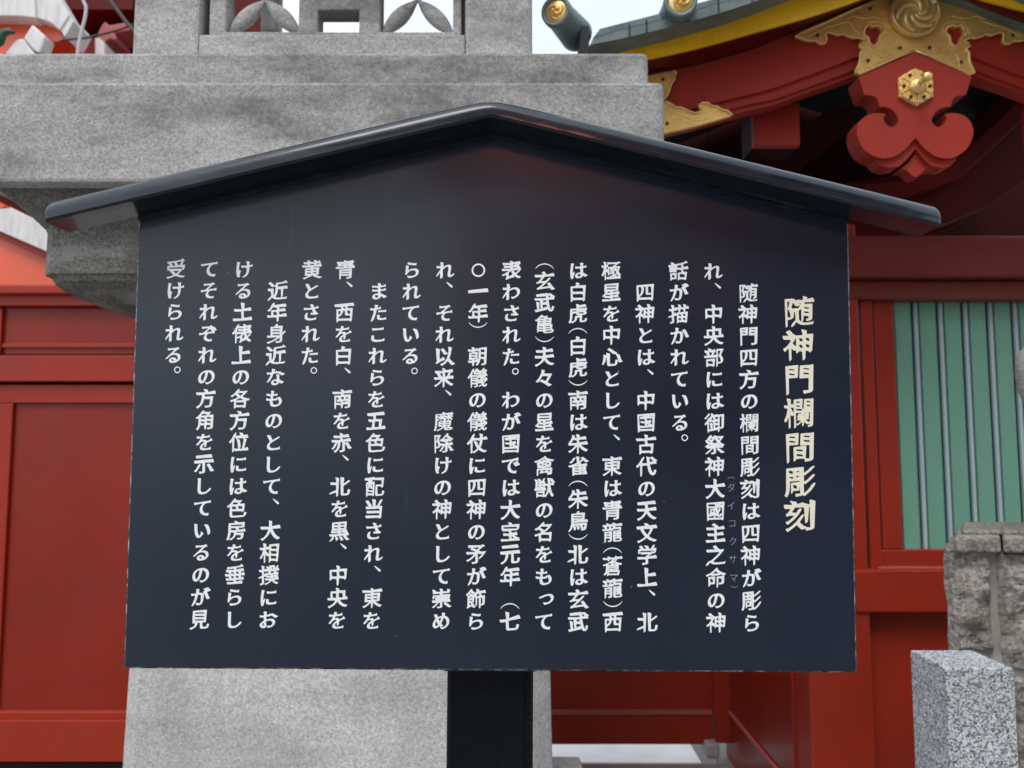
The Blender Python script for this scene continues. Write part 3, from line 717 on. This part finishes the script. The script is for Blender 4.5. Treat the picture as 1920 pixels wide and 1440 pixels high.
# cut granite block in front
KY = 1.80
bx0, bx1 = at(1776, 1300, KY).x, at(1904, 1300, KY).x
kz = at(960, 1253, KY).z
m = MB().box((bx0, KY, 0), (bx1, KY+.16, kz))
tag(m.build('granite_block', M['block'], bevel=.004), 'pale cut granite post with crisp edges standing before the rough stone wall', 'stone post')
# round stone ornament on the wall, mostly outside the frame
fin = MB(); c_ = at(1944, 700, SY+.12); zb = at(960, 996, SY+.12).z
fin.lathe([(.034, zb-c_.z), (.034, zb-c_.z+.25), (.028, zb-c_.z+.27), (.030, -.10), (.038, -.072), (.050, -.040), (.053, 0), (.050, .035), (.036, .066), (.020, .082), (.004, .088)], c_, 'z', 28)
tag(fin.build('stone_finial', M['stone']), 'grey rounded stone ornament just entering the frame at the right edge', 'stone ornament')

# great gate on the far side of the court, behind the viewer (seen only in the lacquer)
og = empty('great_gate', (5.5, -8.5, 0), 'large vermilion gate with a dark roof on the far side of the court', 'gate building')
for gx in (-.6, 2.6, 6.4, 9.6, 12.8):
    MB().lathe([(.28, .0), (.28, 4.6)], (gx, -8.1, 0), 'z', 16).build('pillar', M['orange'], og)
MB().box((-1.2, -8.4, 4.6), (13.4, -7.8, 5.2)).build('lintel', M['orange'], og, bevel=.03)
MB().box((-1, -9.7, .3), (13.2, -9.5, 4.6)).build('back_wall', M['red_deep'], og)
MB().box((-.8, -9.5, 5.2), (13, -8.1, 7.2)).build('upper_wall', M['copper_dark'], og)
MB().prism([[(-3.4, 7.0), (-3.0, 7.35), (15.2, 7.35), (15.6, 7.0)]], -6.5, -11.5).build('eave', M['copper_dark'], og)
MB().prism([[(-2.6, 7.36), (-.8, 10.2), (13, 10.2), (14.8, 7.36)]], -7.7, -10.5).build('roof', M['copper_dark'], og)
glow = bpy.data.materials.new('lit_lantern_paper'); glow.use_nodes = True
gb = glow.node_tree.nodes['Principled BSDF']; gb.inputs['Base Color'].default_value = (.8, .25, .05, 1)
gb.inputs['Emission Color'].default_value = (1, .22, .03, 1); gb.inputs['Emission Strength'].default_value = 6  # glow added behind the viewer to make the orange glint on the sign roof
for i, (lx, wh) in enumerate(((.0, 'nearest the gate corner'), (.42, 'in the middle of the three'), (.84, 'furthest along the eave'))):
    ln = empty('paper_lantern', (lx, -6.8, 4.9), 'lit orange paper lantern under the gate eave, ' + wh, 'lantern', 'paper lanterns under the gate eave')
    MB().lathe([(.07, -.22), (.12, -.18), (.15, -.06), (.15, .06), (.12, .18), (.07, .22)], (lx, -6.8, 4.9), 'z', 18).build('shade', glow, ln)
    MB().lathe([(.08, .221), (.08, .26), (.01, .27), (.01, 2.12)], (lx, -6.8, 4.9), 'z', 12).build('cap', M['dark'], ln)
# rope and cables in front of the hall
def wire(name, pts, Y, r, mt, label, cat):
    P = [at(x, y, Y) for x, y in curve(pts, 5)]
    tag(MB().tube(P, r, 8).build(name, mt), label, cat)
wire('rope', [(147,-260),(150,-120),(155,-10),(161,12),(160,30),(154,55),(149,76),(146,98),(143,125),(140,180)], 3.9, .0082, M['rope'], 'white rope hanging before the dark red shrine hall', 'rope')
wire('cable', [(150,-90),(205,-2),(226,27),(244,50),(300,110)], 4.0, .0105, M['cable'], 'thick dark cable slanting down to the right behind the lantern', 'cable')
wire('cable', [(112,77),(128,74),(150,72),(172,69),(215,58),(245,48),(320,20)], 4.02, .006, M['cable'], 'thin dark cable rising to the right above the slab', 'cable')

# ================================================================== the notice board
Y0S = 1.05
TILT, YAW, ROLL = 2.616e-2, -9.37e-4, 5.6e-3
SX, SZ, BW, BH = -.02764, 1.50879, .98196, .61177
Rm = Matrix.Rotation(YAW, 3, 'Z') @ Matrix.Rotation(TILT, 3, 'X') @ Matrix.Rotation(ROLL, 3, 'Y')
Cb = Vector((SX, Y0S, SZ))
# root at the foot of the post: along the board's own down axis to z = 0
down = Rm @ Vector((0, 0, -1)); axy = Rm @ Vector((0, 1, 0))
foot_local_z = -(SZ / -down.z)
root_pos = Cb + Rm @ Vector((0, .0, foot_local_z))
sign = empty('notice_board', root_pos, 'black lacquered notice board with a gabled top, white Japanese text and black post', 'notice board')
sign.rotation_euler = Rm.to_euler()
VOFF = -foot_local_z          # local z of board centre
def loc(x, y, w_=0.0):
    """pixel -> (u, v) on the plane w_ in front of the board face; v measured from the board centre"""
    o = Rm.transposed() @ (Vector((0, 0, CAMZ)) - Cb); d = Rm.transposed() @ ray(x, y)
    t = (-w_ - o.y) / d.y; p = o + d*t; return p.x, p.z
def sbuild(m, name, mt, parent, **kw):
    m.v = [(a, b, c + VOFF) for a, b, c in m.v]; return m.build(name, mt, parent, local=True, **kw)
W0 = .057
A_, C_, B_ = loc(82, 415, W0), loc(920, 217, W0), loc(1766, 423, W0)
slL = (C_[1]-A_[1])/(C_[0]-A_[0]); slR = (C_[1]-B_[1])/(B_[0]-C_[0])
# roof boards (two halves meeting at a rounded ridge)
TH = .0290
sec = [(W0-.003, 0), (W0, .003)] + [(W0-.020*(1-math.cos(a)), .0095+.0195*math.sin(a)) for a in np.linspace(0, math.pi/2, 10)] + [(.012, TH), (0, TH*.93), (0, 0)]
def roof_half(side):
    s = slL if side < 0 else slR; u_end = (A_ if side < 0 else B_)[0] - C_[0]
    us = [0, .006, .012, .018, .026, .036, .05, .08, .15, .25, .35, .45, abs(u_end)-.004, abs(u_end)]
    us = [u for u in us if u <= abs(u_end)]
    m = MB(); vs = []; fs = []; n = len(sec)
    for i, u in enumerate(us):
        last = i == len(us)-1
        for (w_, h) in sec:
            r = .020*(h/TH)
            v = C_[1] - s*(math.sqrt(u*u + r*r)) + h*math.sqrt(1+s*s)
            ww = w_ - (.002 if last and w_ > .04 else 0); 
            # ends cut square to the slope, front corners slightly eased
            uu = u + (h - TH/2)*s*.0 
            vs.append((C_[0] + side*uu, -ww, v - (.001 if last and h > .01 else 0)))
    for i in range(len(us)-1):
        for k in range(n):
            a = i*n+k; b = i*n+(k+1) % n
            q = (a, b, b+n, a+n); fs.append(q[::-1] if side > 0 else q)
    e = tuple((len(us)-1)*n+k for k in range(n)); st_ = tuple(range(n))
    fs.append(e if side < 0 else e[::-1]); fs.append(st_[::-1] if side < 0 else st_)
    m.add(vs, fs, 0, False)
    o = sbuild(m, 'roof_board', M['lacq'], sign)
    for p in o.data.polygons: p.use_smooth = True
    try:
        es = o.modifiers.new('edges', 'EDGE_SPLIT'); es.split_angle = math.radians(38)
    except Exception: pass
    return o
roof_half(-1); roof_half(1)
# board with a worn bevel edge
TB = .026; hb = BW/2; vb = -BH/2
def gable(u): return C_[1] - (slL if u < C_[0] else slR)*abs(u - C_[0])
out = [(-hb, vb), (hb, vb), (hb, gable(hb)-.0012), (C_[0], C_[1]-.0012), (-hb, gable(-hb)-.0012)]
ins = .0022
inn_ = [(-hb+ins, vb+ins), (hb-ins, vb+ins), (hb-ins, gable(hb)-.002-ins), (C_[0], C_[1]-.002-ins), (-hb+ins, gable(-hb)-.002-ins)]
m = MB(); n = 5
vs = [(u, 0, v) for u, v in inn_] + [(u, .0015, v) for u, v in out] + [(u, TB, v) for u, v in out]
fs = [tuple(range(5))]; mi = [0]
m.add(vs, [])
m.f.append((0,1,2,3,4)); m.m.append(0); m.sm.append(False)
for k in range(5):
    a, b = k, (k+1) % 5
    m.f.append((a+5, b+5, b, a)); m.m.append(1 if k in (0, 1, 4) else 0); m.sm.append(False)
    m.f.append((a+10, b+10, b+5, a+5)); m.m.append(0); m.sm.append(False)
m.f.append((14,13,12,11,10)); m.m.append(0); m.sm.append(False)
board = sbuild(m, 'board', [M['board'], M['edge']], sign)
# thin moulding under the roof
for side in (-1, 1):
    ue = side*hb - side*.001; m = MB()
    t = [(C_[0], C_[1]-.0008), (ue, gable(ue)-.0008), (ue, gable(ue)-.0075), (C_[0], C_[1]-.0075)]
    m.prism([t], -.0042, -.0002); sbuild(m, 'moulding', M['lacq'], sign, bevel=.0008)
# post
pu0, pv = loc(838, 1258, -TB-.002); pu1, _ = loc(1000, 1258, -TB-.002)
m = MB().box((pu0, TB+.0005, -VOFF), (pu1, TB+.105, vb+.42)); sbuild(m, 'post', M['post'], sign, bevel=.007, seg=3)
m = MB().box((pu0+.012, TB-.0035, -VOFF+.02), (pu1-.012, TB+.0004, vb-.006)); sbuild(m, 'post_face', M['post'], sign, bevel=.002)
m = MB().box((pu0-.004, TB-.010, vb-.0065), (pu1+.004, TB+.0003, vb-.0004)); sbuild(m, 'post_collar', M['lacq'], sign, bevel=.002)

# ------------------------------------------------------------------ lettering
def bez(p0, p1, p2, p3, n):
    t = np.linspace(0, 1, n, endpoint=False)[:, None]
    return (1-t)**3*p0 + 3*(1-t)**2*t*p1 + 3*(1-t)*t*t*p2 + t**3*p3
def outlines(ch):
    cu = bpy.data.curves.new('g', 'FONT'); cu.body = ch; cu.size = 1.0
    ob = bpy.data.objects.new('g', cu); COL.objects.link(ob)
    dg = bpy.context.evaluated_depsgraph_get(); c = ob.to_curve(dg); Ls = []
    for s in c.splines:
        bp = s.bezier_points; n = len(bp); P = []
        for i in range(n):
            a = bp[i]; b = bp[(i+1) % n]
            p0 = np.array(a.co[:2]); p1 = np.array(a.handle_right[:2]); p2 = np.array(b.handle_left[:2]); p3 = np.array(b.co[:2])
            ch_ = p3-p0; L0 = np.hypot(*ch_)
            if L0 < 1e-6: continue
            d1 = abs(ch_[0]*(p1-p0)[1]-ch_[1]*(p1-p0)[0])/L0; d2 = abs(ch_[0]*(p2-p0)[1]-ch_[1]*(p2-p0)[0])/L0
            P.append(bez(p0, p1, p2, p3, 1 if max(d1, d2) < .002 else 6))
        if P: Ls.append(np.vstack(P))
    ob.to_curve_clear(); bpy.data.objects.remove(ob); bpy.data.curves.remove(cu)
    return Ls
def brush(Ls, kx, ky, slant, E):
    """broad-brush regular script: heavy verticals, light rising horizontals, pressed and swept stroke ends"""
    out = []
    for P in Ls:
        P = P[np.hypot(*(P-np.roll(P, 1, 0)).T) > 1e-4]; n = len(P)
        if n < 3: continue
        e = np.roll(P, -1, 0)-P; le = np.hypot(*e.T)[:, None]; d = e/le; dp = np.roll(d, 1, 0)
        nr = np.stack([d[:, 1], -d[:, 0]], 1); m = nr + np.roll(nr, 1, 0); m /= np.maximum(.5, (m*m).sum(1)/2)[:, None]
        mu_ = m/(np.hypot(*m.T)[:, None]+1e-9); nib = np.array([math.cos(math.radians(24)), math.sin(math.radians(24))])
        Q = P + m*(ky + (kx-ky)*((mu_@nib)**2)[:, None])
        turn = np.arctan2(dp[:, 0]*d[:, 1]-dp[:, 1]*d[:, 0], (dp*d).sum(1))
        for i in range(n):
            j = (i+1) % n
            if turn[i] > .7 and turn[j] > .7 and turn[i]+turn[j] > 2.3 and .03 <= le[i, 0] < .115:
                o = dp[i]-d[j]; o /= np.hypot(*o)+1e-9; a = math.degrees(math.atan2(o[1], o[0])); c = (Q[i]+Q[j])/2
                if -22 <= a <= 30: Q[j] += np.array([-.015, .030])*E; Q[i] += np.array([.030, -.004])*E
                elif a > 158 or a < -165: Q[i] += np.array([-.030, .020])*E; Q[j] += np.array([0, .008])*E
                elif 70 < a <= 125: Q[j] += np.array([-.030, .022])*E; Q[i] += np.array([.008, -.026])*E
                elif -105 < a <= -80: Q[i] += np.array([.012, -.010])*E; Q[j] += np.array([-.006, .012])*E
                elif -165 <= a <= -105: Q[i] = Q[i]*.45+c*.55+o*.045*E; Q[j] = Q[j]*.45+c*.55+o*.045*E
                elif -80 < a < -22: Q[j] += np.array([.052, -.006])*E; Q[i] += np.array([.010, -.004])*E
                elif 30 < a <= 70: Q[i] = Q[i]*.5+c*.5+o*.03; Q[j] = Q[j]*.5+c*.5+o*.03
                else: Q[i] += np.array([0, .02]); Q[j] += np.array([-.02, 0])
        Q[:, 1] += slant*.85*(Q[:, 0]-.5); Q[:, 0] = .5 + (Q[:, 0]-.5)*(1+.07*(Q[:, 1]-.38)); out.append(Q)
    return out
LO, SZE = np.array([-.12, -.24]), 1.24
def raster(Ls, n, sig, ss=3):
    N = n*ss; Wd = np.zeros((N, N+1), np.int32); s = N/SZE
    for P in Ls:
        A = (P-LO)*s; Bq = np.roll(A, -1, 0)
        for (x0, y0), (x1, y1) in zip(A, Bq):
            if y0 == y1: continue
            sg = 1
            if y0 > y1: x0, y0, x1, y1 = x1, y1, x0, y0; sg = -1
            r0 = max(0, math.ceil(y0-.5)); r1 = min(N-1, math.ceil(y1-.5)-1)
            if r1 < r0: continue
            r = np.arange(r0, r1+1); xc = x0+(r+.5-y0)*(x1-x0)/(y1-y0)
            Wd[r, np.clip(np.ceil(xc-.5).astype(int), 0, N)] += sg
    G = (np.cumsum(Wd, 1)[:, :N] != 0).astype(float).reshape(n, ss, n, ss).mean((1, 3))
    k = np.exp(-.5*(np.arange(-3, 4)/sig)**2); k /= k.sum(); Z = np.pad(G, 3)
    Z = sum(k[i]*Z[i:i+n, :] for i in range(7)); Z = sum(k[i]*Z[:, i:i+n] for i in range(7))
    return Z
GC = {}
def glyph(ch, n=66, bold=1.02, thin=False):
    """-> (verts in em units about the cell centre, faces) by marching squares"""
    key = (ch, n, bold, thin)
    if key in GC: return GC[key]
    if ch in '（）':
        a = np.linspace(math.radians(30), math.radians(150), 25); R_ = .56; T = .055*(1-(np.abs(np.linspace(-1, 1, 25))**2)*.75)
        s = 1 if ch == '（' else -1
        up = np.stack([.5+(R_+T/2)*np.cos(a), .38+s*(-.48+(R_+T/2)*np.sin(a))], 1); dn = np.stack([.5+(R_-T/2)*np.cos(a), .38+s*(-.48+(R_-T/2)*np.sin(a))], 1)
        Ls = [np.vstack([up, dn[::-1]])]; sig = .5
        sh_ = np.array([0, -.02]) if s > 0 else np.array([0, .02])
        Ls = [l_+sh_ for l_ in Ls]
    elif ch == '、':
        t = np.linspace(0, 1, 12); cx = .58+.30*t; cy = .86-.26*t; rw = .018+.052*t*np.sqrt(np.clip(1.02-t**6, 0, 1))
        nx_, ny_ = .66, .75
        Ls = [np.vstack([np.stack([cx+nx_*rw, cy+ny_*rw], 1), np.stack([cx-nx_*rw, cy-ny_*rw], 1)[::-1]])]; sig = .6
    elif ch in '。〇':
        cx, cy, ro, ri = (.72, .72, .165, .115) if ch == '。' else (.50, .38, .345, .262)
        a = np.linspace(0, 2*math.pi, 33)[:-1]; c_, s_ = np.cos(a), np.sin(a)
        Ls = [np.stack([cx+ro*c_, cy+ro*s_], 1), np.stack([cx+ri*c_, cy+ri*s_], 1)[::-1]]; sig = .5
    else:
        Ls = outlines(ch); per = sum(np.hypot(*(np.roll(P, -1, 0)-P).T).sum() for P in Ls)
        kana = 0x3040 <= ord(ch) <= 0x30ff
        if thin: Ls = brush(Ls, -.012, -.012, .06, .5); sig = .45
        else:
            kx = float(np.interp(per, [4, 9, 14, 20], [.038, .032, .021, .012]))*bold; ky = float(np.interp(per, [4, 9, 14, 20], [.008, .003, -.004, -.009]))
            if kana: kx, ky = .040*bold, .006
            E_ = float(np.interp(per, [4, 10, 18], [1.8, 1.6, 1.1]))*(.7 if kana else 1)
            Ls = brush(Ls, kx, ky, .085, E_); sig = .75 if per < 14 else .55
        if kana and not thin: Ls = [(l_-[.5, .38])*.93+[.5, .38] for l_ in Ls]
        if ch == 'っ': Ls = [l_+np.array([.12, .12]) for l_ in Ls]
    G = raster(Ls, n, sig); iso = .47
    B_ = G > iso; vs = []; vi = {}; fs = []
    h = SZE/n
    def V(kk, x, y):
        if kk not in vi: vi[kk] = len(vs); vs.append(((x+.5)*h+LO[0]-.5, (y+.5)*h+LO[1]-.38))
        return vi[kk]
    def corner(i, j): return V(('c', i, j), i, j)
    def edge(i, j, k, l_):
        if (i, j) > (k, l_): i, j, k, l_ = k, l_, i, j
        a, b = G[j, i], G[l_, k]; t = (iso-a)/(b-a+1e-12); return V(('e', i, j, k, l_), i+(k-i)*t, j+(l_-j)*t)
    Fl = B_[:-1, :-1] & B_[:-1, 1:] & B_[1:, :-1] & B_[1:, 1:]; An = B_[:-1, :-1] | B_[:-1, 1:] | B_[1:, :-1] | B_[1:, 1:]
    for j in range(n-1):
        i = 0; row = Fl[j]
        while i < n-1:
            if row[i]:
                k = i
                while k < n-1 and row[k]: k += 1
                fs.append((corner(i, j), corner(k, j), corner(k, j+1), corner(i, j+1))); i = k
            else: i += 1
    for j, i in zip(*np.nonzero(An & ~Fl)):
        j, i = int(j), int(i); cs = [(i, j), (i+1, j), (i+1, j+1), (i, j+1)]; st_ = [bool(B_[c[1], c[0]]) for c in cs]
        if sum(st_) == 2 and st_[0] == st_[2]:
            for q in range(4):
                if st_[q]: fs.append((edge(*cs[q-1], *cs[q]), corner(*cs[q]), edge(*cs[q], *cs[(q+1) % 4])))
            continue
        poly = []
        for q in range(4):
            a, b = cs[q], cs[(q+1) % 4]
            if st_[q]: poly.append(corner(*a))
            if st_[q] != st_[(q+1) % 4]: poly.append(edge(*a, *b))
        if len(poly) > 2: fs.append(tuple(poly))
    GC[key] = (np.array(vs), fs); return GC[key]
def put(m, g, u, v, size, asp=1.0):
    P, F = g
    if len(P) == 0: return
    m.add([(u + p[0]*size*asp, -.0004, v + p[1]*size) for p in P], F)
cols = [
 (1402, 1409, '　随神門四方の欄間彫刻は四神が彫ら'),
 (1337, 1343, 'れ、中央部には御祭神大國主之命の神'),
 (1272, 1279, '話が描かれている。'),
 (1209, 1214, '　四神とは、中国古代の天文学上、北'),
 (1146, 1149, '極星を中心として、東は青龍(蒼龍)西'),
 (1083.5, 1084, 'は白虎(白虎)南は朱雀(朱鳥)北は玄武'),
 (1021, 1020, '(玄武亀)夫々の星を禽獣の名をもって'),
 (959, 956, '表わされた。わが国では大宝元年（七'),
 (897, 892, '〇一年）朝儀の儀仗に四神の矛が飾ら'),
 (834.5, 827, 'れ、それ以来、魔除けの神として崇め'),
 (772, 762, 'られている。'),
 (711, 697, '　またこれらを五色に配当され、東を'),
 (647.5, 632, '青、西を白、南を赤、北を黒、中央を'),
 (585, 569, '黄とされた。'),
 (522, 502, '　近年身近なものとして、大相撲にお'),
 (457.5, 438, 'ける土俵上の各方位には色房を垂らし'),
 (393, 374, 'てそれぞれの方角を示しているのが見'),
 (330, 311, '受けられる。')]
for xt, xb, s in cols:
    ut, vt = loc(xt, 507); ub, vb_ = loc(xb, 1165); u = (ut+ub)/2
    _, vt = loc(xt, 507 + (xt-960)*.004); _, vb_ = loc(xb, 1165 + (xb-960)*.0065)
    pt = (vt-vb_)/16; m = MB(); slot = 0.0; size = pt*.915
    lean = (ut-ub)/16
    for ch in s:
        if ch in '()':
            put(m, glyph('（' if ch == '(' else '）'), ut-lean*slot, vt-(slot-.25)*pt - (.12 if ch == '(' else -.10)*pt*0, size); slot += .5; continue
        if ch in '（）':
            sh_ = .27 if ch == '（' else -.40
            put(m, glyph(ch), ut-lean*slot, vt-(slot+sh_)*pt, size); slot += 1; continue
        if ch != '　': put(m, glyph(ch), ut-lean*slot, vt-slot*pt, size)
        slot += 1
        if ch == '）': pass
    sbuild(m, 'text_column', M['ink'], board)
# title
m = MB(); (ut, vt), (ub, vb_) = loc(1497, 584), loc(1500, 967); s = '随神門欄間彫刻'; pt = (vt-vb_)/6
for i, ch in enumerate(s): put(m, glyph(ch, 84, 1.12), ut+(ub-ut)*i/6, vt-i*pt, pt*.93)
sbuild(m, 'title_column', M['ink_cream'], board)
# small reading aid
m = MB()
for ch, x, y in (('（', 1371, 896), ('ダ', 1371, 914), ('イ', 1371, 948), ('コ', 1372.5, 981), ('ク', 1374, 1015), ('サ', 1374, 1048), ('マ', 1375.5, 1083), ('）', 1376, 1100)):
    u, v = loc(x, y); put(m, glyph(ch, 40, 1, ch not in '（）'), u, v, .0125)
sbuild(m, 'reading_column', M['ink_faint'], board)
